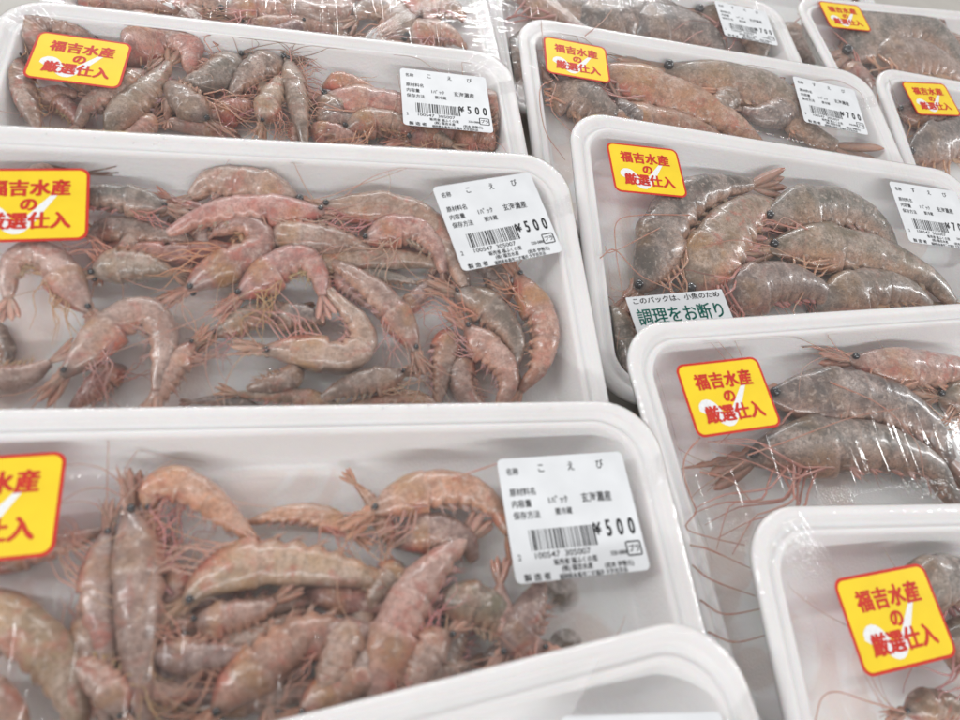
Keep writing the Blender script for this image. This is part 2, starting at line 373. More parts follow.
def quad(x0, y0, x1, y1): return ([(x0, y0, 0), (x1, y0, 0), (x1, y1, 0), (x0, y1, 0)], [(0, 1, 2, 3)])
def plate(hw, hh, r, t, z0):
    lp = rrect(hw, hh, r, 6); n = len(lp)
    V = [(x, y, z0) for x, y in lp] + [(x, y, z0 + t) for x, y in lp]
    Fc = [(k, (k + 1) % n, (k + 1) % n + n, k + n) for k in range(n)] + [tuple(n + k for k in range(n)), tuple(reversed(range(n)))]
    return V, Fc
def lift(vf, z): return ([(v[0], v[1], v[2] + z) for v in vf[0]], vf[1])
def ring(hw, hh, r, wd):
    a = rrect(hw, hh, r, 5); b = rrect(hw - wd, hh - wd, max(.05, r - wd), 5); n = len(a)
    return ([(x, y, 0) for x, y in a] + [(x, y, 0) for x, y in b], [(k, (k + 1) % n, (k + 1) % n + n, k + n) for k in range(n)])
LW, LH = 50.0, 45.1
def price_print(price, nm):
    rows = [('名称', -22.2, 16.2, 3.0, .8, .01), (nm[0], -10.2, 16.6, 3.9, .8, .02), (nm[1], 1.6, 16.6, 3.9, .8, .02), (nm[2], 13.2, 16.6, 3.9, .8, .02),
            ('原材料名', -22.2, 8.3, 3.1, .82, .012), ('内容量', -22.2, 3.9, 3.1, .82, .012), ('保存方法', -22.2, -.4, 3.1, .82, .012),
            ('1ﾊﾟｯｸ', -8.6, 4.4, 3.2, 1.0, .014), ('要冷蔵', -6.4, .2, 2.7, .82, .01), ('玄海灘産', 4.6, 4.0, 4.0, .76, .015),
            ('¥', 7.0, -8.4, 6.0, .8, .16), 
            ('2', -23.0, -14.9, 3.0, .8, .005), ('100547', -17.3, -14.7, 2.9, 1.12, .004), ('305007', -5.8, -14.7, 2.9, 1.12, .004),
            ('販売者 福ふくの里', -10.4, -17.4, 2.3, .86, .008), ('320-0886', 11.2, -16.2, 2.1, .85, .003),
            ('製 造 者', -22.0, -21.9, 2.7, 1.02, .02), ('(株) 福吉水産', -8.0, -19.8, 2.3, .86, .008), ('(岩本 伊勢元)', 8.0, -20.2, 2.2, .86, .008),
            ('福岡県糸島市二丈福井 大字吉井浜', -9.4, -22.4, 2.1, .8, .006)]
    for i, ch in enumerate(price): rows.append((ch, 11.5 + i * 4.5, -9.2, 8.4, .56, .2))
    parts = [text_mesh(rows, 'price')]
    rm = ring(3.0, 2.7, .8, .55); parts.append(([(x + 20.6, y - 14.4, 0) for x, y, _ in rm[0]], rm[1]))
    parts.append(text_mesh([('プラ', 18.4, -15.5, 2.9, .8, .03)], 'm'))
    return merge(parts)
def barcode():
    rnd = random.Random(3); x = -17.6; parts = []
    while x < 6.6:
        b = rnd.choice((.26, .26, .5, .5, .78)); parts.append(quad(x, -12.0, x + b, -4.6)); x += b + rnd.choice((.25, .25, .5, .5, .7))
    return merge(parts)
STK_W, STK_H = 43.5, 34.1
def sticker_print():
    rows = []
    for i, ch in enumerate('福吉水産'): rows.append((ch, -14.6 + i * 7.5, 4.7, 7.9, .92, .30))
    rows.append(('の', -3.0, -2.6, 6.8, .98, .28))
    for i, ch in enumerate('厳選仕入'): rows.append((ch, -14.8 + i * 7.6, -10.7, 8.1, .92, .30))
    return text_mesh(rows, 'sticker')
def check_mark():
    c = smooth_path([(-15.5, -6.2, 0), (-13.0, -3.2, 0), (-10.2, -4.2, 0), (-7.0, -9.2, 0), (-3.2, -11.2, 0), (1.0, -7.2, 0), (5.5, -1.0, 0), (9.6, 4.6, 0)], 40)
    V, Fc = [], []
    for i, p in enumerate(c):
        t = (c[min(i + 1, 39)] - c[max(i - 1, 0)]).normalized(); u = Vector((-t.y, t.x, 0)); s = i / 39
        wd = 2.7 * (1 - .1 * s) * min(1, .55 + s * 8) * (1 - .62 * max(0, s - .45) / .55)
        V += [p + u * wd, p - u * wd]
        if i: Fc.append((2 * i - 2, 2 * i - 1, 2 * i + 1, 2 * i))
    return V, Fc
def notice_print():
    return (text_mesh([('このパックは、小魚のため', -19.0, 10.0, 3.7, .86, .02)], 'n'), text_mesh([('調理をお断り', -18.9, -1.2, 9.6, .665, .12), ('しております', -18.9, -11.5, 9.0, .68, .12)], 'n2'))
def make_mesh(name, vf, mt, smooth=False, uvs=None):
    o = link(name, vf[0], vf[1], mt, None, smooth, uvs); me = o.data; bpy.data.objects.remove(o); return me
def put(name, me, parent, loc=(0, 0, 0), rz=0):
    o = bpy.data.objects.new(name, me); COL.objects.link(o); o.parent = parent
    o.location = Vector(loc) * MM; o.rotation_euler = (0, 0, rz); return o
ME = dict(tray=make_mesh('tray', tray_mesh(), M_FOAM, True),
          label=make_mesh('price_label', plate(LW / 2, LH / 2, 2.2, .16, 0), M_PAPER),
          bar=make_mesh('barcode', barcode(), M_INK),
          p500=make_mesh('print', price_print('500', 'こえび'), M_INK), p700=make_mesh('print', price_print('700', 'すえび'), M_INK),
          stick=make_mesh('brand_sticker', plate(STK_W / 2, STK_H / 2, 4.0, .16, 0), M_RED),
          face=make_mesh('yellow_panel', plate(STK_W / 2 - 1.15, STK_H / 2 - 1.15, 3.0, .05, 0), M_YEL),
          tick=make_mesh('check_mark', check_mark(), M_WHT), lett=make_mesh('lettering', sticker_print(), M_RED))
n1, n2 = notice_print()
for k in 'MAFKLBGCHDIJE':
    lab, price, nm = INFO[k]
    root = empty('shrimp_pack', lab, 'shrimp pack', 'film-wrapped foam trays of raw shrimp laid out in overlapping rows', mtx=pack_matrix(k))
    put('tray', ME['tray'], root)
    fv, ff, uv = film_mesh(ord(k)); film = link('wrapping_film', fv, ff, M_FILM, root, True, uv)
    Lp, Sp = POSE[k][2], POSE[k][3]
    if k == 'E':
        a_ = pix(k, 560, 716.5, .6); b_ = pix(k, 722, 712, .6); g_ = math.atan2(b_.y - a_.y, b_.x - a_.x); Lp = (a_.x + 25 * math.cos(g_) + 22.5 * math.sin(g_), a_.y + 25 * math.sin(g_) - 22.5 * math.cos(g_), g_)
    if Lp:
        l = put('price_label', ME['label'], root, (Lp[0], Lp[1], .62), Lp[2])
        put('printed_text', ME['p' + price], l, (0, 0, .2)); put('barcode', ME['bar'], l, (0, 0, .2))
    if Sp:
        s = put('brand_sticker', ME['stick'], root, (Sp[0], Sp[1], .62), Sp[2])
        put('yellow_panel', ME['face'], s, (0, 0, .16)); put('check_mark', ME['tick'], s, (0, 0, .235)); put('lettering', ME['lett'], s, (0, 0, .31))
    if k == 'H':
        a = pix(k, 625, 298, .6); b = pix(k, 721, 289.5, .6); ang = math.atan2(b.y - a.y, b.x - a.x); hw = (b - a).length / 2
        u = Vector((math.cos(ang), math.sin(ang), 0)); v = Vector((math.sin(ang), -math.cos(ang), 0))
        c = a + u * hw + v * 14
        nl = link('notice_slip', *plate(hw, 14, .6, .14, 0), M_PAPER, root, False); nl.location = (c.x * MM, c.y * MM, .9 * MM); nl.rotation_euler = (0, 0, ang)
        s_ = hw / 21.0
        for nm_, vf, mt_ in (('printed_text', n1, M_INK), ('green_lettering', n2, M_GREEN)):
            link(nm_, [(x * s_, y, .19) for x, y, _ in vf[0]], vf[1], mt_, nl, False)

# the doubled edge of the film on the askew front pack
M_FOLD, nt_, b_ = mat('doubled_film'); b_.inputs['Base Color'].default_value = (.9, .9, .9, 1); b_.inputs['Alpha'].default_value = .22; b_.inputs['Roughness'].default_value = .2
eroot = [o for o in sc.objects if o.get('label') == INFO['E'][0]][0]
link('film_overlap', [pix('E', x, y, .5) for x, y in ((330, 718), (480, 685), (600, 655), (585, 690), (560, 735), (330, 800))], [tuple(range(6))], M_FOLD, eroot, False)

# ------------------------------------------------------------------ shelf
def grid_plane(name, x0, y0, x1, y1, z, mt):
    o = link(name, [(x, y, z - .205 * (y + 80)) for x, y in ((x0, y0), (x1, y0), (x1, y1), (x0, y1))], [(0, 1, 2, 3)], mt, None, False); o['kind'] = 'structure'; return o
M_SHELF = simple('shelf_metal', (.46, .44, .40), .35, .5, scale=30)
grid_plane('shelf', -2500, -1200, 3000, 2600, ZT - 268, M_SHELF)
# brown stain on the floor of the nearest pack
def stain_material():
    M, nt, b = mat('brown_stain')
    tc = N(nt, 'ShaderNodeTexCoord'); n = N(nt, 'ShaderNodeTexNoise', i_Scale=160.0, i_Detail=5.0); L(nt, tc.outputs['Object'], n.inputs['Vector'])
    g = N(nt, 'ShaderNodeVectorMath', operation='LENGTH'); L(nt, tc.outputs['Object'], g.inputs[0])
    r = N(nt, 'ShaderNodeMapRange'); r.inputs[1].default_value = .0015; r.inputs[2].default_value = .0085; r.inputs[3].default_value = .95; r.inputs[4].default_value = 0; L(nt, g.outputs['Value'], r.inputs[0])
    mu = N(nt, 'ShaderNodeMath', operation='MULTIPLY'); L(nt, r.outputs[0], mu.inputs[0]); L(nt, ramp(nt, n.outputs[0], [(.35, 0.0), (.6, 1.0)]), mu.inputs[1])
    b.inputs['Base Color'].default_value = (.17, .125, .085, 1); b.inputs['Roughness'].default_value = .35; L(nt, mu.outputs[0], b.inputs['Alpha'])
    return M
M_STAIN = stain_material()
PACK = {o['label']: o for o in sc.objects if o.name.startswith('shrimp_pack')}
for (px, py, r_) in ((558, 594, 9.0), (566, 642, 6.0)):
    c = pix('D', px, py, -17.68); lp = [(r_ * math.cos(a * .3142), r_ * math.sin(a * .3142) * .75, 0) for a in range(20)]
    o = link('stain', lp, [tuple(range(20))], M_STAIN, PACK[INFO['D'][0]], False); o.location = c * MM
# beads of water on the films
def drops():
    r = random.Random(5); out = []
    for k, x0, y0, x1, y1, n_, s_ in (('H', 700, 118, 830, 148, 26, .5), ('H', 745, 128, 815, 146, 26, .6), ('I', 900, 478, 958, 498, 46, .8), ('J', 800, 545, 815, 600, 12, .6), ('C', 30, 130, 480, 146, 22, .45),
                                      ('D', 60, 405, 560, 408, 20, .5), ('B', 156, 97, 158, 99, 1, 1.6), ('D', 200, 560, 560, 660, 12, .6), ('C', 100, 200, 560, 380, 24, .5), ('I', 760, 440, 940, 470, 14, .6)):
        for i in range(n_):
            f = r.random(); c = pix(k, x0 + (x1 - x0) * f, y0 + (y1 - y0) * (f if abs(y1 - y0) < 35 and x1 - x0 > 60 and k == 'H' else r.random()), .25); q = s_ * r.uniform(.5, 1.2)
            mtx = pack_matrix(k); V = []; 
            for a in range(5):
                for b_ in range(8):
                    t_ = math.pi * .5 * a / 4; V.append(mtx @ (Vector((c.x + q * math.sin(t_) * math.cos(b_ * .785), c.y + q * math.sin(t_) * math.sin(b_ * .785), c.z + q * .55 * math.cos(t_))) * MM) / MM)
            F_ = [(a * 8 + b_, (a + 1) * 8 + b_, (a + 1) * 8 + (b_ + 1) % 8, a * 8 + (b_ + 1) % 8) for a in range(4) for b_ in range(8)]
            out.append((V, F_))
    return merge(out)
M_WATER, nt_, b_w = mat('water_bead'); b_w.inputs['Base Color'].default_value = (.93, .93, .93, 1); b_w.inputs['Roughness'].default_value = .04; b_w.inputs['Transmission Weight'].default_value = .85; b_w.inputs['IOR'].default_value = 1.33; b_w.inputs['Coat Weight'].default_value = 1.0
dv_, df_ = drops(); o = link('water_beads', dv_, df_, M_WATER); o['kind'] = 'stuff'
#SHRIMP#
# ------------------------------------------------------------------ shrimp
def prof_r(t):
    K = ((0, .22), (.04, .42), (.09, .62), (.15, .82), (.24, .97), (.33, 1.0), (.40, .92), (.50, .93), (.60, .86), (.70, .74), (.80, .59), (.90, .43), (1.0, .27))
    for (a, x), (b, y) in zip(K, K[1:]):
        if t <= b: return x + (y - x) * (t - a) / (b - a)
    return .27
SEG = (.36, .47, .57, .665, .755, .84, 1.001)
HX, HY0, HY1 = PW / 2 - 14, -PD + 14, -14
def inside(v, zc=-.45):
    """keep a point inside the tray (sloped walls, floor) and under the film"""
    z = min(zc, max(-17.5, v[2])); sl = 12.5 + max(0, min(1, (-z - 2) / 16)) * 6.5
    x = max(-PW / 2 + sl, min(PW / 2 - sl, v[0])); y = max(-PD + sl, min(-sl, v[1]))
    return Vector((x, y, z))
PAL = {'pink': (.60, .36, .29), 'tan': (.52, .38, .27), 'gray': (.225, .222, .205), 'brown': (.42, .29, .22), 'mauve': (.46, .33, .30), 'dark': (.20, .155, .135),
       'red': (.42, .15, .12), 'orange': (.66, .38, .24), 'pale': (.66, .47, .39), 'green': (.34, .30, .215), 'spot': (.50, .37, .30), 'gpink': (.35, .295, .255), 'gtan': (.33, .265, .195)}
GROUPS = {}
def shrimp(k, label, path, wpx, side, lay=1, kind='pink', legs=10, fan=1, roll=None, ant=3, ants=(), head=1, pleo=5, legk=1.0, fl=1.0):
    rnd = random.Random(label + str(path[0]))
    # local scale at this place: pixels -> mm across the body
    mid = path[len(path) // 2]
    q0 = pix(k, mid[0], mid[1], -10); q1 = pix(k, mid[0] + 10, mid[1], -10); q2 = pix(k, mid[0], mid[1] + 10, -10)
    sx, sy = (q1 - q0).length / 10, (q2 - q0).length / 10
    pa, pb = path[max(0, len(path) // 2 - 1)], path[min(len(path) - 1, len(path) // 2 + 1)]
    dx, dy = pb[0] - pa[0], pb[1] - pa[1]; nn = math.hypot(dx, dy)
    hd = wpx * math.hypot(dy / nn * sx, dx / nn * sy) * 1.0
    hd *= 1.14 if k in 'FGHIJKL' else (1.12 if k in 'D' else (.98 if k == 'C' else 1.0))
    ht = min(hd * .86, 8.4)
    zc = min(-17.5 + ht + lay * hd * .55, -ht * 1.02 - .5)
    P = smooth_path([pix(k, x, y, zc) for x, y in path], 78)
    for i, p in enumerate(P):
        f = i / 77
        if not head: p.z -= ht * .9 * max(0, 1 - f / .16) ** 1.5
        if fan == 0: p.z -= ht * .4 * max(0, (f - .82) / .18) ** 1.5
    n = len(P); ln = sum((b - a).length for a, b in zip(P, P[1:]))
    T = [(P[min(i + 2, n - 1)] - P[max(i - 2, 0)]).normalized() for i in range(n)]
    up = Vector((0, 0, 1)); ro = rnd.uniform(-.12, .38) if roll is None else roll
    sg = 1 if side == 'L' else -1
    Dn = []
    for t in T:
        lft = up.cross(t).normalized() * sg       # towards the animal's back
        Dn.append((lft * math.cos(ro) + up * math.sin(ro), up * math.cos(ro) - lft * math.sin(ro)))
    color = list(PAL[kind]); j = rnd.uniform(.80, 1.22); color = [min(.8, c * j * g * rnd.uniform(.93, 1.07)) for c, g in zip(color, (.66, .61, .57) if k in 'FGHIJKL' else (.86, .755, .735))] + [{'gray': .12, 'gtan': .3, 'dark': .4, 'gpink': .35, 'green': .4, 'spot': .7}.get(kind, 1.0)]; lcol = [rnd.uniform(.50, .70), rnd.uniform(.22, .40), rnd.uniform(.15, .32), 1]
    root = empty('shrimp', label, 'shrimp', 'raw shrimp in the film-wrapped packs')
    org = P[n // 3].copy(); org.z = -17.7
    root.matrix_world = pack_matrix(k) @ Matrix.Translation(org * MM)
    big = k in 'FGHIJKL'
    def slim(t): return 1 - (.24 if big else .14) * max(0, 1 - t / .30)
    def lk(name, vf, mt, parent=root, smooth=True, zc=-.45):
        V = [inside(v, zc) - org for v in vf[0]]
        o = link(name, V, vf[1], mt, parent, smooth); o.color = lcol if mt is M_LEG else color; return o
    # body: carapace and six ringed abdominal segments, one skin
    V, Fc, A = [], [], []
    NS = 26
    ph = rnd.uniform(0, 6)
    for i in range(n):
        t = i / (n - 1); r = prof_r(t) * slim(t); s = 0; k0 = 0
        for a, b in zip((0,) + SEG, SEG):
            if a <= t < b: s = (t - a) / (b - a); break
            k0 += 1
        flare = 1 + (.034 * s ** 2 if k0 else .06 * s ** 4)
        if k0 and s < .10: flare -= .02
        Dv, Sv = Dn[i]
        for q in range(NS):
            a = 2 * math.pi * q / NS; ca, sa = math.cos(a), math.sin(a)
            rd = r * flare * hd * (1.0 if ca > 0 else (.98 if k0 == 0 else .66 + .24 * math.sin(math.pi * min(1, s))))
            if k0 == 0 and ca > .2: rd *= 1 - .05 * (1 - t / .36)
            rs = r * flare * ht * (1.0 if k0 else .94) * (1 - .16 * max(0, -ca))
            nz = 1 + .018 * math.sin(a * 3 + t * 21 + ph) + .014 * math.sin(a * 5 - t * 37 + ph)
            ex = .88
            pc = math.copysign(abs(ca) ** ex, ca); ps = math.copysign(abs(sa) ** ex, sa)
            V.append(P[i] + Dv * pc * rd * nz + Sv * ps * rs * nz)
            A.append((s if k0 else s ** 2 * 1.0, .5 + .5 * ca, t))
        if i:
            for q in range(NS):
                x, y = (i - 1) * NS + q, (i - 1) * NS + (q + 1) % NS
                Fc.append((x, y, y + NS, x + NS))
    Fc.append(tuple(reversed(range(NS)))); Fc.append(tuple((n - 1) * NS + q for q in range(NS)))
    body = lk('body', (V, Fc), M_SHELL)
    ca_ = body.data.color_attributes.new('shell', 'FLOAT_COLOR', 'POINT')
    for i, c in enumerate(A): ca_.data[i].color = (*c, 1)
    def at(t, d, s_):
        i = max(0, min(n - 1, int(round(t * (n - 1))))); r = prof_r(t) * slim(t); return P[i] + Dn[i][0] * (d * r * hd) + Dn[i][1] * (s_ * r * ht), T[i], Dn[i][0], Dn[i][1]
    if head:
        # rostrum: a toothed blade running on from the back of the head
        p, t0, dv, sv = at(0, .5, .1)
        Lr = hd * (2.3 if k in 'GHIKL' else 1.75); bl = []; nb = 11
        for i in range(nb):
            f = i / (nb - 1); c = p + t0 * (hd * .5) - t0 * (Lr + hd * .5) * f + dv * (.18 * hd * f * f)
            h = .22 * hd * (1 - f) ** .9 + .12; tt = h * (1.0 + (.55 if i % 2 else 0))
            bl.append([c + dv * tt, c + sv * .34, c - dv * h * .7, c - sv * .34])
        bv = [v for r_ in bl for v in r_]; bf = []
        for i in range(nb - 1):
            for q in range(4): bf.append((4 * i + q, 4 * i + (q + 1) % 4, 4 * i + 4 + (q + 1) % 4, 4 * i + 4 + q))
        bf += [(3, 2, 1, 0), tuple(4 * (nb - 1) + q for q in range(4))]
        lk('rostrum', (bv, bf), M_FAN)
        # antennal scales: flat leaf blades beside the mouth
        for e, (dd, an) in enumerate(((-.05, .06), (-.45, .24), (.15, -.05))):
            p, t0, dv, sv = at(.03, dd, .35 if e == 0 else -.1)
            dr = (-t0 * math.cos(an) - dv * math.sin(an)); sd = (dv * math.cos(an) - t0 * math.sin(an))
            lk('antennal_scale', leaf(p, dr, sd, sv, hd * (1.75 if e < 2 else 1.4), hd * (.22 if e < 2 else .15), .35), M_FAN)
        for e in (1, -1):
            p, t0, dv, sv = at(.055, .30, .82 * e); r = max(.85, hd * .16)
            c = p - t0 * hd * .22
            st = lk('eye', ball(c, r, -t0), M_EYE)
        # short feelers
        pts = []
        for e in range(5):
            p, t0, dv, sv = at(0, rnd.uniform(-.5, .3), rnd.uniform(0, .8)); a = rnd.uniform(-.5, .45)
            dr = -t0 * math.cos(a) + dv * math.sin(a); Lf = hd * rnd.uniform(1.0, 1.9)
            pts.append(tube([p, p + dr * Lf * .5 + up * .4, p + dr * Lf + dv * rnd.uniform(-.4, .4) * hd], [.34, .24, .12], 4))
        lk('antennule', merge(pts), M_ANT)
        for e in range(ant):
            p, t0, dv, sv = at(0, -.1 - .2 * e, .4); a = rnd.uniform(-.7, .7); pth = [p]; La = hd * rnd.uniform(3.5, 7); cv = rnd.uniform(-.35, .35)
            for st_ in range(9):
                a += cv * rnd.uniform(.3, 1.4); dr = (-t0 * math.cos(a) + dv * math.sin(a)); pth.append(pth[-1] + dr * La / 9); pth[-1].z = min(-.7, pth[-1].z + 1.2)
            sp_ = smooth_path(pth, 26); lk('antenna', tube(sp_, [.27 * (1 - .65 * i / 25) for i in range(26)], 4), M_ANT)
    for pt in ants:
        sp_ = smooth_path([pix(k, x, y, -.1) for x, y in pt], 40); tv, tf = tube(sp_, [.40 * (1 - .5 * i / 39) for i in range(40)], 5); o = link('antenna', [v - org for v in tv], tf, M_ANT, root); o.color = (.30, .13, .10, 1)
    if lay == 0: legs = (legs + 1) // 2
    # walking legs: jointed, folded forward under the carapace
    for e in range(legs):
        f = .10 + .24 * e / max(1, legs - 1); s0 = rnd.choice((.55, .8, .2, .65))
        p, t0, dv, sv = at(f, -.72, s0)
        a = rnd.uniform(-.1, 1.1) + .07 * e; l1, l2, l3 = [hd * x * legk * rnd.uniform(.8, 1.2) for x in (.85, 1.05, .8)]
        d1 = -dv * math.cos(a) - t0 * math.sin(a); a2 = a + rnd.uniform(.3, .9); d2 = -dv * math.cos(a2) - t0 * math.sin(a2); a3 = a2 - rnd.uniform(.1, 1.2); d3 = -dv * math.cos(a3) - t0 * math.sin(a3)
        rr = max(.24, hd * .036)
        k1 = p + d1 * l1 + up * hd * rnd.uniform(-.1, .35); k2 = k1 + d2 * l2 + up * hd * rnd.uniform(-.15, .15); k3 = k2 + d3 * l3 - up * hd * .12
        sp_ = smooth_path([p, p.lerp(k1, .6), k1, k1.lerp(k2, .6), k2, k3], 15)
        lk('leg', tube(sp_, [rr * (1.25 - .95 * i / 14) for i in range(15)], 6), M_LEG)
    for e in range(pleo):
        f = .415 + .095 * e; p, t0, dv, sv = at(f, -.72, .45); prt = []
        for q_ in range(2):
            a = rnd.uniform(-1.35, -.35); dr = -dv * math.cos(a) - t0 * math.sin(a); sd = t0 * math.cos(a) - dv * math.sin(a)
            prt.append(leaf(p - dr * hd * .12, dr, sd, sv, hd * rnd.uniform(.35, .62) * (1 - .07 * e), hd * rnd.uniform(.07, .13), .4, bend=.25))
            for h_ in range(2):
                b_ = a + rnd.uniform(-.4, .4); d_ = -dv * math.cos(b_) - t0 * math.sin(b_); prt.append(tube([p, p + d_ * hd * .3, p + d_ * hd * rnd.uniform(.45, .8)], [.2, .16, .06], 4))
        lk('swimmeret', merge(prt), M_LEG)
    if fan or legs or head:
        p, t0, dv, sv = at(1, 0, 0); L0 = hd * 1.6 * fl; parts = []
        parts.append(leaf(p - t0 * hd * .2, t0, dv, sv, L0 * .85, hd * .17, .7))
        for a, q, wd in ((.16, 1.0, .20), (-.15, 1.02, .20), (.36, .95, .19), (-.34, .97, .19)):
            a *= rnd.uniform(.7, 1.3); dr = t0 * math.cos(a) + dv * math.sin(a) + sv * rnd.uniform(-.08, .2); sd = dv * math.cos(a) - t0 * math.sin(a)
            parts.append(leaf(p - t0 * hd * .12, dr.normalized(), sd, sv, L0 * q, hd * wd, .45))
        lk('tail_fan', merge(parts), M_FAN)
    return root
def leaf(p, dr, sd, nv, Ln, wd, th, bend=.12):
    V, Fc = [], []; n = 9
    for i in range(n):
        f = i / (n - 1); c = p + dr * Ln * f + nv * (bend * Ln * f * f * .5); w_ = wd * (math.sin(math.pi * min(1, .12 + f * .80)) ** .7) if f < 1 else wd * .15
        h = th * (1 - .6 * f)
        V += [c + sd * w_, c + nv * h, c - sd * w_, c - nv * h]
        if i:
            for q in range(4): Fc.append((4 * i - 4 + q, 4 * i - 4 + (q + 1) % 4, 4 * i + (q + 1) % 4, 4 * i + q))
    Fc += [(3, 2, 1, 0), tuple(4 * (n - 1) + q for q in range(4))]
    return V, Fc
def ball(c, r, ax):
    V, Fc = [], []
    for i in range(7):
        a = math.pi * i / 6
        for q in range(10):
            b = 2 * math.pi * q / 10; V.append(c + Vector((math.sin(a) * math.cos(b), math.sin(a) * math.sin(b), math.cos(a))) * r)
    for i in range(6):
        for q in range(10): Fc.append((i * 10 + q, i * 10 + (q + 1) % 10, i * 10 + 10 + (q + 1) % 10, i * 10 + 10 + q))
    return V, Fc

S = shrimp
# pack D, the nearest full pack
S('D', 'curled orange-tan shrimp arching against bare foam, top of the heap nearest the camera', [(150,512),(153,492),(176,484),(206,500),(232,522),(256,541)], 17, 'L', 1, 'orange', roll=.3, fan=0)
S('D', 'speckled shrimp standing head up with its beak over bare foam, nearest heap', [(131,506),(136,535),(140,565),(142,600),(142,640),(142,685),(146,730)], 26, 'R', 2, 'spot', roll=.55, fan=0)
S('D', 'darker shrimp squeezed left of the head-up speckled one in the nearest pack', [(109,528),(101,560),(97,600),(103,650),(109,712)], 19, 'L', 1, 'mauve', roll=.2, fan=0)
S('D', 'brown shrimp body coming out sideways from under the lowest yellow sticker on the left', [(-20,572),(20,558),(60,546),(110,528)], 12, 'L', 0, 'brown', legs=0, fan=0, pleo=0, head=0)
S('D', 'smooth tan back filling the lower left edge of the nearest pack', [(-34,590),(8,622),(46,655),(70,695),(76,745)], 28, 'L', 2, 'tan', legs=0, fan=0, pleo=0, head=0, roll=.5)
S('D', 'pinkish rounded back in the very bottom left corner of the photo', [(-40,680),(-4,702),(14,728),(18,760)], 20, 'L', 2, 'pale', legs=0, fan=0, pleo=0, head=0, roll=.5)
S('D', 'long tan shrimp lying level across the nearest heap with pink legs along its upper edge', [(184,604),(212,578),(252,562),(300,562),(345,570),(395,582)], 23, 'R', 2, 'tan', roll=.1, fan=0, pleo=4)
S('D', 'purplish shrimp with a dark eye tucked under the long level tan one', [(176,624),(216,617),(262,606),(315,600)], 15, 'R', 0, 'mauve', fan=0, legs=3)
S('D', 'pale fat body between the head-up speckled shrimp and the orange-carapaced one', [(166,652),(200,655),(238,652),(270,645)], 22, 'R', 0, 'pale', fan=0, head=0, legs=0, roll=.5)
S('D', 'shrimp with orange carapace and red leg edge climbing from the bottom of the nearest pack', [(214,714),(240,682),(272,655),(303,632),(335,630),(348,650)], 25, 'R', 2, 'pink', roll=.25, fan=0)
S('D', 'plump pinkish body standing upright at the lower middle of the nearest heap', [(352,612),(346,640),(334,672),(320,712)], 20, 'R', 1, 'pale', legs=2, fan=0, head=0, roll=.4)
S('D', 'pale pink shrimp rising diagonally to a red tail fan beside bare foam, nearest pack', [(372,706),(386,668),(400,632),(416,596),(440,564),(466,538)], 26, 'L', 2, 'pale', roll=.1, legs=4, fl=.8)
S('D', 'arched orange-pink shrimp pointing its beak left below an upturned tail fan, nearest pack', [(372,512),(400,499),(436,491),(470,494),(496,511),(510,532)], 19, 'L', 2, 'orange', roll=.1, fan=0, ants=[[(452,479),(475,471),(500,463),(520,459)]])
S('D', 'dark-tailed small shrimp with white legs hanging, between orange arch and long tan one', [(356,535),(325,519),(295,515),(268,518),(250,521)], 12, 'R', 1, 'orange', legs=6, legk=1.6, fan=0)
S('D', 'small shrimp with its orange tail fan thrown up, nearest pack', [(392,545),(382,520),(371,500),(356,484)], 9, 'L', 1, 'orange', legs=0, pleo=0, head=0, fl=1.3)
S('D', 'grey rounded body just under the arched orange-pink shrimp of the nearest pack', [(396,540),(430,533),(462,540),(476,560)], 19, 'L', 0, 'brown', legs=0, fan=0, head=0)
S('D', 'greenish shell at the right end of the nearest heap near the brown stain', [(436,602),(470,606),(502,622),(530,648)], 23, 'L', 0, 'green', legs=3, fan=0)
S('D', 'low dark tail end touching the front rim at the right of the nearest heap', [(478,664),(512,652),(545,650),(570,658)], 13, 'L', 0, 'dark', legs=0, fan=0, head=0)
S('D', 'dark brown body wedged upright between the plump pink body and the diagonal one', [(366,590),(363,622),(360,660),(352,705)], 14, 'R', 0, 'dark', legs=2, fan=0, head=0)
S('D', 'dark shrimp with yellowish legs under the greenish shell in the nearest pack', [(432,694),(444,664),(456,634),(474,606)], 18, 'L', 0, 'dark', fan=0, legs=5)
S('D', 'shrimp head poking from the bottom edge of the nearest heap', [(196,712),(238,700),(290,692),(335,692)], 17, 'R', 0, 'brown', fan=0)
S('D', 'dark filler body under the heap at the centre of the nearest pack', [(70,640),(130,650),(200,690),(300,700)], 17, 'R', 0, 'dark', legs=0, pleo=0, head=0, fan=0)
S('D', 'dark red body glimpsed below the long tan shrimp of the nearest pack', [(300,590),(350,600),(400,600),(440,590)], 15, 'R', 0, 'red', legs=0, pleo=0, head=0, fan=0)
S('D', 'pinkish shrimp lying just below the long tan one in the nearest heap', [(196,642),(226,640),(262,632),(292,615)], 15, 'R', 1, 'pale', fan=0, legs=4, roll=.3)
S('D', 'mauve back lying left of the head-up speckled shrimp near the bottom edge', [(84,600),(88,640),(98,690),(112,735)], 18, 'L', 1, 'brown', fan=0, legs=3, head=0, roll=.3)
S('D', 'tan shrimp end crossing the bottom of the nearest heap right of centre', [(300,712),(330,690),(372,672),(404,668)], 19, 'R', 1, 'tan', fan=0, legs=4, roll=.2)
S('D', 'brown shrimp belly-up below the arched orange-pink one', [(404,560),(390,575),(376,592),(368,612)], 15, 'L', 1, 'brown', fan=0, legs=6, head=0)
S('D', 'pink shrimp with long legs behind the right side of the head-up speckled one', [(172,560),(176,590),(168,622),(166,650)], 14, 'R', 0, 'pink', fan=0, legs=8, legk=1.2)
S('D', 'dark brown shrimp end by the front rim below the diagonal pale pink one', [(402,700),(420,680),(446,668),(470,664)], 16, 'R', 1, 'brown', fan=0, legs=4, head=0)
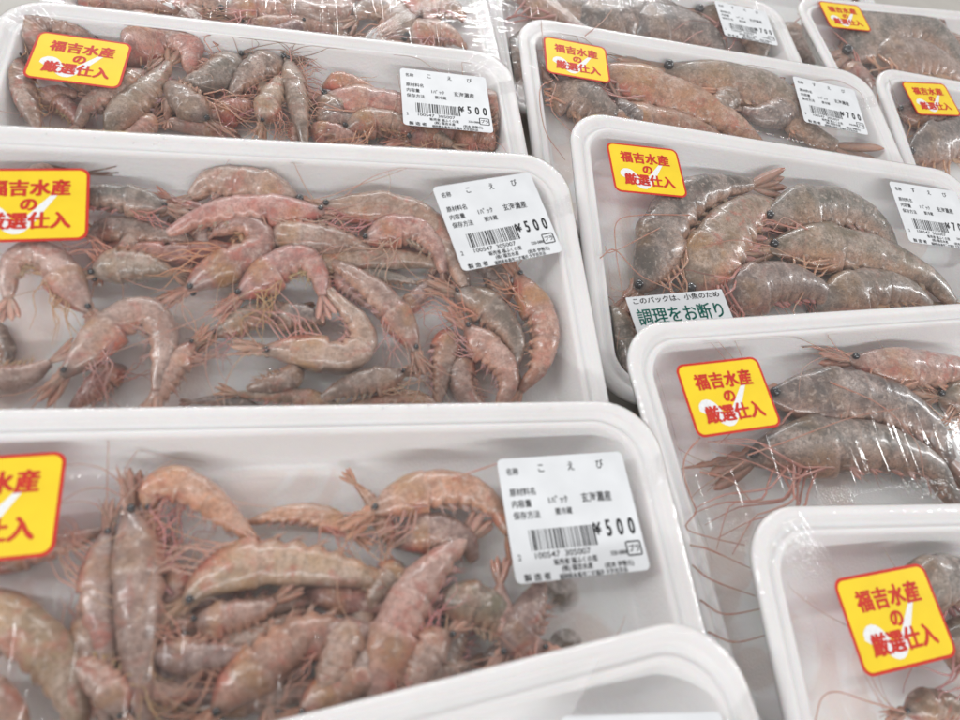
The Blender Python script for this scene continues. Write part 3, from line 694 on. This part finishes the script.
# pack C
S('C', 'tail with pointed blades lying against the back wall right above the large sticker', [(8,210),(28,186),(54,165),(84,154)], 11, 'L', 1, 'brown', legs=0, head=0, fl=1.9)
S('C', 'grey-brown shrimp lying level just right of the sticker in the middle left pack', [(168,208),(142,203),(112,199),(84,198),(50,200)], 14, 'R', 1, 'gray', fan=0)
S('C', 'red-fanned small tail in the gap left of the spotted hump', [(222,218),(202,212),(186,206),(172,199)], 8, 'R', 2, 'red', legs=0, head=0, fl=1.5, pleo=0)
S('C', 'spotted brown humped shrimp highest against the back wall of the middle left pack', [(300,203),(272,196),(244,189),(214,184),(190,194)], 21, 'R', 1, 'spot', roll=.3, fan=0)
S('C', 'long pink shrimp with white dots along its belly, under the spotted hump', [(325,212),(292,213),(256,211),(222,214),(192,222),(166,232)], 16, 'R', 2, 'pink', roll=.1, fan=0, legk=1.3)
S('C', 'smooth tan carapace lying level in the centre of the middle left heap', [(262,230),(290,236),(320,239),(350,244),(372,247)], 18, 'R', 1, 'tan', fan=0, head=0, legs=0)
S('C', 'big tan shrimp bending down at the right under the slanted price label', [(320,206),(350,209),(386,211),(420,220),(443,242),(454,264),(463,288)], 17, 'L', 1, 'tan', roll=.3, legk=1.4)
S('C', 'pink shrimp with bright red legs spread below it, left of the slanted label', [(364,241),(390,232),(416,233),(436,250),(444,270)], 16, 'L', 2, 'pink', roll=.1, fan=0, legs=8, legk=1.2)
S('C', 'left one of two curled pink shrimp with beaks pointing down left', [(187,290),(210,274),(235,262),(256,250),(258,236),(240,226),(212,230)], 19, 'R', 2, 'pink', roll=.15, fan=0)
S('C', 'right one of two curled pink shrimp facing down left, crimson cheek', [(238,297),(262,280),(286,265),(305,262),(318,277),(322,296)], 18, 'L', 2, 'pink', roll=.15)
S('C', 'pale orange shrimp bent like a boomerang, above two upturned tail blades', [(262,350),(290,350),(318,353),(345,356),(361,343),(357,324),(342,307),(328,290)], 19, 'R', 2, 'pale', roll=.1, legk=1.4, fl=1.1)
S('C', 'low greenish shrimp with a black eye behind the boomerang-bent one', [(215,335),(240,323),(268,313),(298,306)], 14, 'L', 0, 'green', fan=0)
S('C', 'dark round body behind the tail of the boomerang-bent shrimp', [(272,318),(300,318),(326,320)], 15, 'L', 0, 'gray', legs=0, fan=0, head=0)
S('C', 'tan-green shrimp facing left just below and right of the large sticker', [(92,273),(116,266),(142,265),(172,270)], 17, 'R', 1, 'green', roll=.1, fan=0)
S('C', 'dark body running level behind the right edge of the large sticker', [(84,228),(122,231),(160,237),(195,240)], 13, 'L', 0, 'dark', legs=2, fan=0, head=0)
S('C', 'pale pink shrimp curled like a hook below the large sticker', [(90,312),(72,292),(56,268),(38,257),(18,262),(10,280),(9,298)], 17, 'R', 1, 'pale', roll=.1)
S('C', 'mauve shrimp bent in a high arch beside a red tail below the large sticker', [(62,377),(85,355),(108,332),(130,317),(150,317),(162,335),(161,360),(156,392)], 19, 'L', 2, 'mauve', roll=.15)
S('C', 'red-tipped tail pointing left beside the top of the mauve arch', [(150,312),(130,309),(112,312),(98,316)], 7, 'R', 1, 'red', legs=0, head=0, pleo=0, fl=1.2)
S('C', 'brown body at the left edge with two dark red tail blades raised', [(-34,384),(-2,380),(26,375),(50,362)], 17, 'R', 1, 'brown', roll=.3, legs=2, head=0, fl=1.3)
S('C', 'rosy shrimp leaning against the right leg of the mauve arch', [(194,342),(182,357),(170,378),(156,400),(138,410)], 15, 'R', 1, 'pink', roll=.2, fan=0)
S('C', 'reddish body under the mauve arch at the front rim', [(122,362),(106,378),(90,395),(70,408)], 16, 'R', 0, 'red', fan=0, head=0)
S('C', 'small brown body curled beneath the boomerang-bent shrimp', [(302,362),(286,380),(264,385),(246,388)], 13, 'L', 1, 'brown', legs=0, fan=0, head=0)
S('C', 'low shrimp with two orange tail blades raised, front rim of the middle left pack', [(340,404),(300,398),(262,396),(238,394)], 10, 'R', 1, 'brown', legs=0, head=0, fl=1.5)
S('C', 'thin grey tail lying flat on the foam at the front rim', [(262,408),(235,404),(212,401),(192,402)], 8, 'R', 0, 'gray', legs=0, head=0, pleo=0)
S('C', 'orange-topped pink shrimp curving down the right end of the middle left heap', [(516,273),(528,295),(541,320),(543,345),(537,368),(522,388)], 17, 'L', 2, 'orange', roll=.1, fan=0)
S('C', 'grey-pink shrimp with a glassy eye above the black-eyed one, right end of the heap', [(455,292),(478,303),(498,321),(513,343),(516,366)], 18, 'L', 1, 'gpink', roll=.3, fan=0)
S('C', 'pink shrimp with one round black eye turned up, low at the right end', [(466,326),(482,345),(499,363),(507,383),(500,405)], 17, 'L', 2, 'pink', roll=.35, fan=0)
S('C', 'pale translucent body left of the round black eye', [(456,326),(446,346),(440,372),(438,402)], 16, 'L', 0, 'tan', legs=2, fan=0, head=0)
S('C', 'dark curved body below the round black eye at the front rim', [(468,352),(462,376),(470,398),(490,410)], 15, 'R', 0, 'brown', legs=3, fan=0, head=0)
S('C', 'tangle-legged dark head under the slanted label', [(498,306),(500,286),(490,270),(470,262)], 14, 'L', 0, 'dark', fan=0, legs=7)
S('C', 'tan-grey shrimp slanting up left from a dark head, beside the boomerang-bent one', [(416,352),(405,330),(388,307),(365,286),(345,271),(330,258)], 16, 'R', 1, 'brown', roll=.2, fan=0, legs=7)
S('C', 'greenish shrimp with a dark eye lying low along the front rim', [(404,372),(384,380),(354,386),(320,398)], 15, 'R', 1, 'green', fan=0)
S('C', 'thin pink body on the front rim below the greenish one', [(442,404),(408,399),(374,403),(338,408)], 9, 'R', 1, 'pink', legs=2, fan=0, head=0)
S('C', 'small grey tail pointing right across the bare foam gap', [(345,280),(370,277),(396,279),(416,283)], 8, 'L', 1, 'gray', legs=7, head=0, legk=1.2)
S('C', 'dark thin-legged shrimp on the left picture edge of the middle left pack', [(-20,318),(0,335),(8,356),(2,376)], 11, 'L', 0, 'dark', fan=0, legs=7)
S('C', 'low body under the centre of the middle left heap', [(90,245),(160,255),(220,250),(290,255)], 12, 'R', 0, 'red', legs=0, head=0, fan=0, pleo=0)
S('C', 'second low body under the right of the middle left heap', [(290,262),(340,262),(400,258),(450,266)], 13, 'R', 0, 'brown', legs=0, head=0, fan=0, pleo=0)
# pack B
S('B', 'brown shrimp curled round the upper left corner of a sticker near the top left', [(27,58),(31,34),(50,27),(72,34),(98,50)], 13, 'L', 1, 'brown', legs=0, fan=0, head=0, roll=.3)
S('B', 'upright tail fan rising above a yellow sticker near the top left', [(84,80),(92,62),(99,48),(105,36)], 9, 'L', 1, 'brown', legs=0, head=0, fl=1.7, pleo=0)
S('B', 'speckled shrimp standing in the left corner of the second pack from the top', [(9,56),(17,75),(25,92),(32,112),(38,130)], 15, 'R', 1, 'brown', legs=3)
S('B', 'brown shrimp slanting from a dark eye near the sticker corner down to the front rim', [(146,71),(130,83),(112,96),(92,107),(76,122)], 12, 'R', 1, 'brown', fan=0)
S('B', 'grey-brown shrimp with a droplet on it, tail up beside the sticker', [(104,134),(124,116),(145,98),(159,80),(169,64)], 15, 'L', 2, 'gtan', roll=.3, legs=0, head=0, fl=.8)
S('B', 'large smooth pink hump right of the topmost left sticker', [(122,54),(146,43),(168,38),(186,48),(192,68)], 17, 'L', 1, 'pink', roll=.4, legs=2, fan=0, head=0)
S('B', 'tan shrimp heading down right to a black eye below the pink hump', [(209,121),(193,108),(178,94),(166,80)], 15, 'L', 1, 'gtan', roll=.1, fan=0, legk=1.3)
S('B', 'grey shrimp with whiskers spread over the back rim, right of the pink hump', [(240,57),(222,71),(204,80),(180,80)], 13, 'L', 0, 'gray', fan=0, ant=4, legs=7)
S('B', 'banded tan shrimp slanting between the whiskered grey one and the upright one', [(284,61),(268,69),(250,78),(231,90)], 14, 'R', 2, 'gtan', roll=.4, fan=0)
S('B', 'tan shrimp with an orange patch and head down at the front rim', [(262,124),(268,108),(276,92),(283,74)], 13, 'L', 2, 'tan', roll=.5, fan=0)
S('B', 'grey-green shrimp standing head up with pale whiskers draped down it', [(288,59),(293,78),(298,100),(302,122),(305,142)], 13, 'R', 2, 'green', roll=.45, fan=0, ant=4)
S('B', 'thin orange tail end lying level left of the topmost price label', [(322,80),(344,84),(364,90),(382,95)], 8, 'L', 2, 'orange', legs=0, head=0, fan=0, pleo=0)
S('B', 'brown mass of shrimp running under the topmost price label', [(322,98),(350,103),(382,108),(415,113),(450,118)], 15, 'L', 1, 'pink', legs=7, fan=0, roll=.2)
S('B', 'leggy tan shrimp just left of the lower edge of the topmost price label', [(345,130),(370,124),(396,127),(424,142)], 12, 'L', 1, 'tan', fan=0, legs=8, legk=1.3)
S('B', 'pinkish shrimp curling out from the right edge of the topmost price label', [(474,92),(492,104),(502,120),(500,144)], 13, 'L', 1, 'brown', legs=4, fan=0, roll=.2)
S('B', 'amber shell at the front rim below the topmost price label', [(452,142),(476,137),(498,146)], 12, 'L', 2, 'orange', legs=3, fan=0, head=0)
S('B', 'red-brown shrimp below the middle of the topmost price label', [(408,140),(434,133),(460,130),(482,126)], 12, 'L', 1, 'red', legs=6, fan=0)
S('B', 'reddish shrimp low in front, midway between upright one and price label', [(308,128),(335,136),(365,142)], 10, 'L', 0, 'pink', legs=4, fan=0, ant=3)
S('B', 'dark red body in the gap below the whole yellow sticker at top left', [(44,96),(60,104),(74,116),(82,130)], 10, 'L', 0, 'red', legs=6, fan=0, head=0)
S('B', 'dark red body in the gap left of the head-down tan shrimp', [(214,120),(234,112),(256,104)], 11, 'L', 0, 'red', legs=4, fan=0, head=0)
S('B', 'thin pink tail lying along the front rim of the second pack from the top', [(240,132),(204,128),(170,123),(140,124)], 7, 'L', 0, 'pink', legs=0, fan=0, head=0)
S('B', 'low body beneath the sticker of the second pack from the top left', [(60,70),(90,80),(130,92),(160,98)], 12, 'L', 0, 'dark', legs=0, fan=0, head=0, pleo=0)
S('B', 'low brown body between the upright shrimp and the orange tail end', [(308,96),(330,108),(330,124),(380,118)], 11, 'L', 0, 'dark', legs=3, fan=0, head=0, pleo=0)
# pack A
S('A', 'pink body at the far left of the topmost left pack', [(72,-4),(105,3),(145,8),(172,8)], 9, 'L', 1, 'pink', legs=3, fan=0, head=0)
S('A', 'rosy body second from left in the topmost left pack', [(172,-8),(200,3),(235,10)], 12, 'L', 1, 'mauve', legs=3, fan=0, head=0)
S('A', 'orange-brown shrimp above the pink hump of the pack below', [(222,14),(252,11),(284,13),(312,4)], 12, 'L', 1, 'pink', legs=5, fan=0)
S('A', 'big rounded brown body in the middle of the topmost left pack', [(270,-8),(300,7),(330,12),(352,-4)], 15, 'R', 2, 'brown', legs=0, fan=0, head=0, roll=.3)
S('A', 'shrimp curled round its own red tail in the topmost left pack', [(402,42),(398,25),(386,12),(368,10),(356,17)], 13, 'R', 2, 'gtan', legs=7)
S('A', 'plump brown body lying level at the right of the topmost left pack', [(398,-8),(422,3),(448,9),(470,16)], 12, 'L', 2, 'brown', legs=0, head=0, fan=0)
S('A', 'orange-legged shrimp low at the right end of the topmost left pack', [(408,40),(434,34),(464,40)], 11, 'L', 1, 'tan', fan=0, legs=8, legk=1.2)
S('A', 'thin tan body along the front rim of the topmost left pack', [(240,24),(270,28),(308,27),(344,31)], 8, 'L', 0, 'tan', legs=6, fan=0)
S('A', 'tan body cut by the top edge at the right of the topmost left pack', [(345,-12),(385,-6),(425,-6)], 12, 'L', 1, 'brown', legs=0, fan=0, head=0)
# pack F
S('F', 'grey-brown shrimp cut by the top edge at the left of the top centre pack', [(516,-6),(545,6),(585,14),(622,13)], 15, 'L', 1, 'gpink', legs=5, fan=0)
S('F', 'long grey shrimp back crossing the middle of the top centre pack', [(572,30),(606,24),(642,17),(680,4)], 17, 'L', 2, 'gray', legs=0, fan=0, head=0, roll=.4)
S('F', 'slate grey shell low at the front rim of the top centre pack', [(634,34),(668,30),(700,38),(724,54)], 16, 'L', 1, 'gray', legs=0, fan=0, head=0, roll=.4)
S('F', 'brown shrimp curving down with orange legs under the price label at the top', [(700,14),(728,14),(750,30),(760,56)], 18, 'L', 2, 'gtan', legs=8, fan=0, roll=.1)
S('F', 'small grey body in the near left corner of the top centre pack', [(508,78),(518,60),(530,44),(552,30)], 13, 'L', 0, 'gray', legs=0, fan=0, head=0)
# pack G
S('G', 'large shrimp with an orange streak on its back running down from the sticker', [(590,68),(630,82),(668,97),(705,112),(738,130),(768,150)], 16, 'L', 1, 'orange', legs=7, fan=0, roll=.2)
S('G', 'dark shrimp with brown feelers in the left corner under the tilted sticker', [(552,80),(574,97),(600,112),(626,120)], 17, 'L', 1, 'gray', legs=7, fan=0, ants=[[(558,80),(545,60),(541,20)],[(556,84),(552,110),(580,140)],[(553,80),(540,90),(545,130),(565,160)],[(585,36),(602,22),(612,10)]])
S('G', 'grey shrimp with folded brown legs running under the 700 yen label', [(664,70),(692,76),(724,82),(760,92),(786,108),(806,132),(836,147)], 19, 'L', 1, 'gtan', legs=8, legk=1.1, roll=.1)
S('G', 'reddish body low under the orange-streaked shrimp', [(600,112),(640,120),(690,130),(730,142)], 13, 'L', 0, 'orange', legs=6, head=0, fan=0)
# pack H
S('H', 'slate grey shrimp arching up the left side of the pack with the notice slip', [(636,292),(647,276),(659,252),(668,228),(682,206),(704,194),(730,187),(752,185)], 21, 'L', 2, 'gray', roll=.2, ants=[[(690,215),(640,215),(617,222),(616,250),(622,290)],[(660,228),(612,252),(605,246)],[(600,258),(615,250),(640,275),(672,290)]])
S('H', 'orange-tan shrimp bent behind the slate grey arch', [(690,294),(705,272),(722,248),(738,226),(758,210),(782,206)], 24, 'L', 1, 'tan', roll=.1, fan=0, legk=1.2)
S('H', 'grey shrimp with a dark beak cluster, beside the 700 yen label at the right edge', [(766,220),(790,213),(820,210),(850,213),(876,228),(898,248)], 18, 'L', 1, 'gray', roll=.2, fan=0, ant=4)
S('H', 'long olive-tan shrimp lying level with orange legs dangling at its middle', [(768,249),(795,247),(830,249),(866,256),(900,267),(932,282),(958,302)], 19, 'L', 2, 'gtan', roll=.1, fan=0, legs=7, legk=1.3, ants=[[(770,246),(735,240),(700,248)]])
S('H', 'grey-pink fat carapace just right of the notice slip', [(720,304),(750,291),(780,285),(812,290),(838,306)], 19, 'L', 1, 'gpink', roll=.3, fan=0, head=0, legs=0)
S('H', 'grey body low at the front right of the pack with the notice slip', [(818,308),(856,294),(896,291),(935,303)], 18, 'L', 0, 'gpink', legs=3, fan=0, head=0)
S('H', 'dark shrimp end left of and behind the notice slip', [(604,300),(616,320),(628,350),(640,392)], 13, 'R', 0, 'gray', legs=5, fan=0, head=0)
# pack I
S('I', 'pinkish-brown shrimp with an upturned beak, farthest back in the orange-legged pack', [(848,359),(884,367),(920,371),(962,374),(1005,378)], 17, 'L', 1, 'pink', roll=.1, fan=0, legs=4, legk=1.7, ants=[[(850,356),(838,350),(826,346)]])
S('I', 'grey shrimp with an open black and white cheek beside the sticker', [(768,396),(805,398),(846,400),(888,407),(925,427),(955,460)], 25, 'L', 0, 'gray', roll=.25, fan=0, legs=3, ants=[[(830,382),(880,405),(915,440),(925,480)]])
S('I', 'largest grey shrimp, beak to the left, fringe of orange legs over bare foam', [(746,460),(776,452),(810,448),(848,447),(890,452),(926,466),(948,490),(968,508)], 25, 'L', 2, 'gray', roll=.05, fan=0, legs=13, legk=1.5, ants=[[(748,455),(790,440),(850,418),(900,408)],[(744,462),(728,472),(715,480)],[(700,438),(686,455),(684,475),(692,500),(696,512),(686,528),(712,538),(745,545)],[(700,472),(730,480),(752,502)]])
S('I', 'brown shrimp head at the right edge beside the pinkish-brown one', [(938,396),(968,402),(1005,412)], 16, 'L', 1, 'gtan', legs=8, legk=1.3, fan=0, ants=[[(690,545),(710,550),(750,568)],[(692,565),(712,580),(755,596)],[(700,600),(725,614),(765,608)],[(708,632),(735,642),(770,634)]])
# pack J
S('J', 'smooth slate shrimp back right of the lowest sticker', [(896,606),(935,584),(975,588),(1015,612)], 25, 'L', 1, 'gray', legs=2, fan=0, head=0, roll=.4)
S('J', 'brown shrimp with an eye just past the lower right corner of the lowest sticker', [(940,634),(970,648),(1008,672)], 24, 'L', 1, 'gtan', legs=6, fan=0)
S('J', 'thin brown shrimp end in the bottom right corner with one long looping feeler', [(904,712),(934,706),(975,712)], 16, 'L', 1, 'brown', legs=4, fan=0, ants=[[(905,712),(870,702),(838,692),(822,698),(815,722)]])
# packs K, L, M
S('K', 'arched grey shrimp humping up against the back wall at the top right', [(846,56),(868,40),(894,27),(920,29),(942,44),(966,66)], 17, 'L', 1, 'gray', roll=.2, fan=0, legs=7)
S('K', 'grey-tan body under the arch of the top right shrimp', [(878,66),(905,60),(935,64),(968,80)], 16, 'L', 0, 'gtan', legs=3, fan=0, head=0)
S('K', 'pinkish leggy shrimp end in the near left corner of the top right pack', [(842,62),(856,74),(872,92)], 11, 'R', 1, 'pink', legs=5, fan=0, head=0)
S('K', 'brown tail slanting in from the right edge at the top right', [(990,70),(965,48),(948,34)], 8, 'R', 2, 'brown', legs=0, head=0, fl=1.3)
S('L', 'dark shrimp end under the sticker cut by the right edge', [(898,112),(925,116),(965,122)], 10, 'L', 1, 'dark', legs=3, fan=0)
S('L', 'grey shrimp head with pale feelers in the near left corner below the right-edge sticker', [(908,156),(936,146),(968,142),(1005,150)], 15, 'L', 1, 'gray', legs=7, fan=0)
S('M', 'dark brown shrimp in the gap left of the top right pack', [(784,20),(800,50),(815,66)], 14, 'R', 1, 'dark', legs=3, fan=0, head=0)
S('M', 'grey shrimp cut by the top edge at the right', [(860,-8),(890,-2),(930,-4)], 10, 'R', 1, 'brown', legs=3, fan=0, head=0)

# slimmer shrimp tangled low between the ones above; each is named by where it lies
FILL = {'D': ('the nearest heap', (90, 585, 560, 715), 11, 18, ('pale', 'pink', 'mauve', 'tan')),
        'C': ('the middle left heap', (60, 215, 500, 330), 8, 11, ('pink', 'pale', 'mauve', 'tan')),
        'B': ('the second heap from top left', (40, 60, 490, 138), 11, 9, ('pink', 'gtan', 'pale', 'tan')),
        'A': ('the topmost left pack', (90, 0, 450, 38), 5, 8, ('pink', 'tan', 'mauve', 'gtan')),
        'G': ('the orange-backed shrimp pack', (600, 80, 800, 140), 3, 11, ('gray', 'gtan', 'gpink', 'gray')),
        'L': ('the pack cut by the right edge', (920, 110, 1000, 165), 2, 10, ('gray', 'gtan', 'gpink', 'gray'))}
ORD = ('leftmost', 'second from left', 'third from left', 'fourth from left', 'fifth from left', 'sixth from left', 'fifth from right', 'fourth from right', 'third from right', 'second from right', 'rightmost')
KND = {'pale': 'pale', 'pink': 'pink', 'mauve': 'mauve', 'tan': 'tan', 'gtan': 'grey-tan', 'gray': 'grey', 'gpink': 'grey-pink'}
fr = random.Random(21)
for k, (lab, (x0, y0, x1, y1), cnt, wp, kinds) in FILL.items():
    for i in range(cnt):
        cx = x0 + (x1 - x0) * (i + fr.uniform(.2, .8)) / cnt; cy = fr.uniform(y0 + .2 * (y1 - y0), y1)
        a = fr.uniform(0, 6.28); Lh = wp * fr.uniform(2.2, 3.0); cv = fr.uniform(-.5, .5); kk = .55 if k in 'AGL' else .8
        pts = []
        for q in range(5):
            f = (q - 2) / 2; aa = a + cv * f
            pts.append((cx + math.cos(aa) * f * Lh, cy + (math.sin(aa) * f * Lh + cv * Lh * .4 * (1 - f * f)) * kk))
        od = ORD[i] if i < (cnt + 1) // 2 else ORD[11 - (cnt - i)]
        shrimp(k, '%s of the slim low-lying shrimp in %s' % (od, lab), pts, wp * fr.uniform(.85, 1.1), fr.choice('LR'), fr.choice((1, 1, 2) if k == 'D' else (0, 1, 1)), kinds[i % 4], legs=6, pleo=4, ant=1)
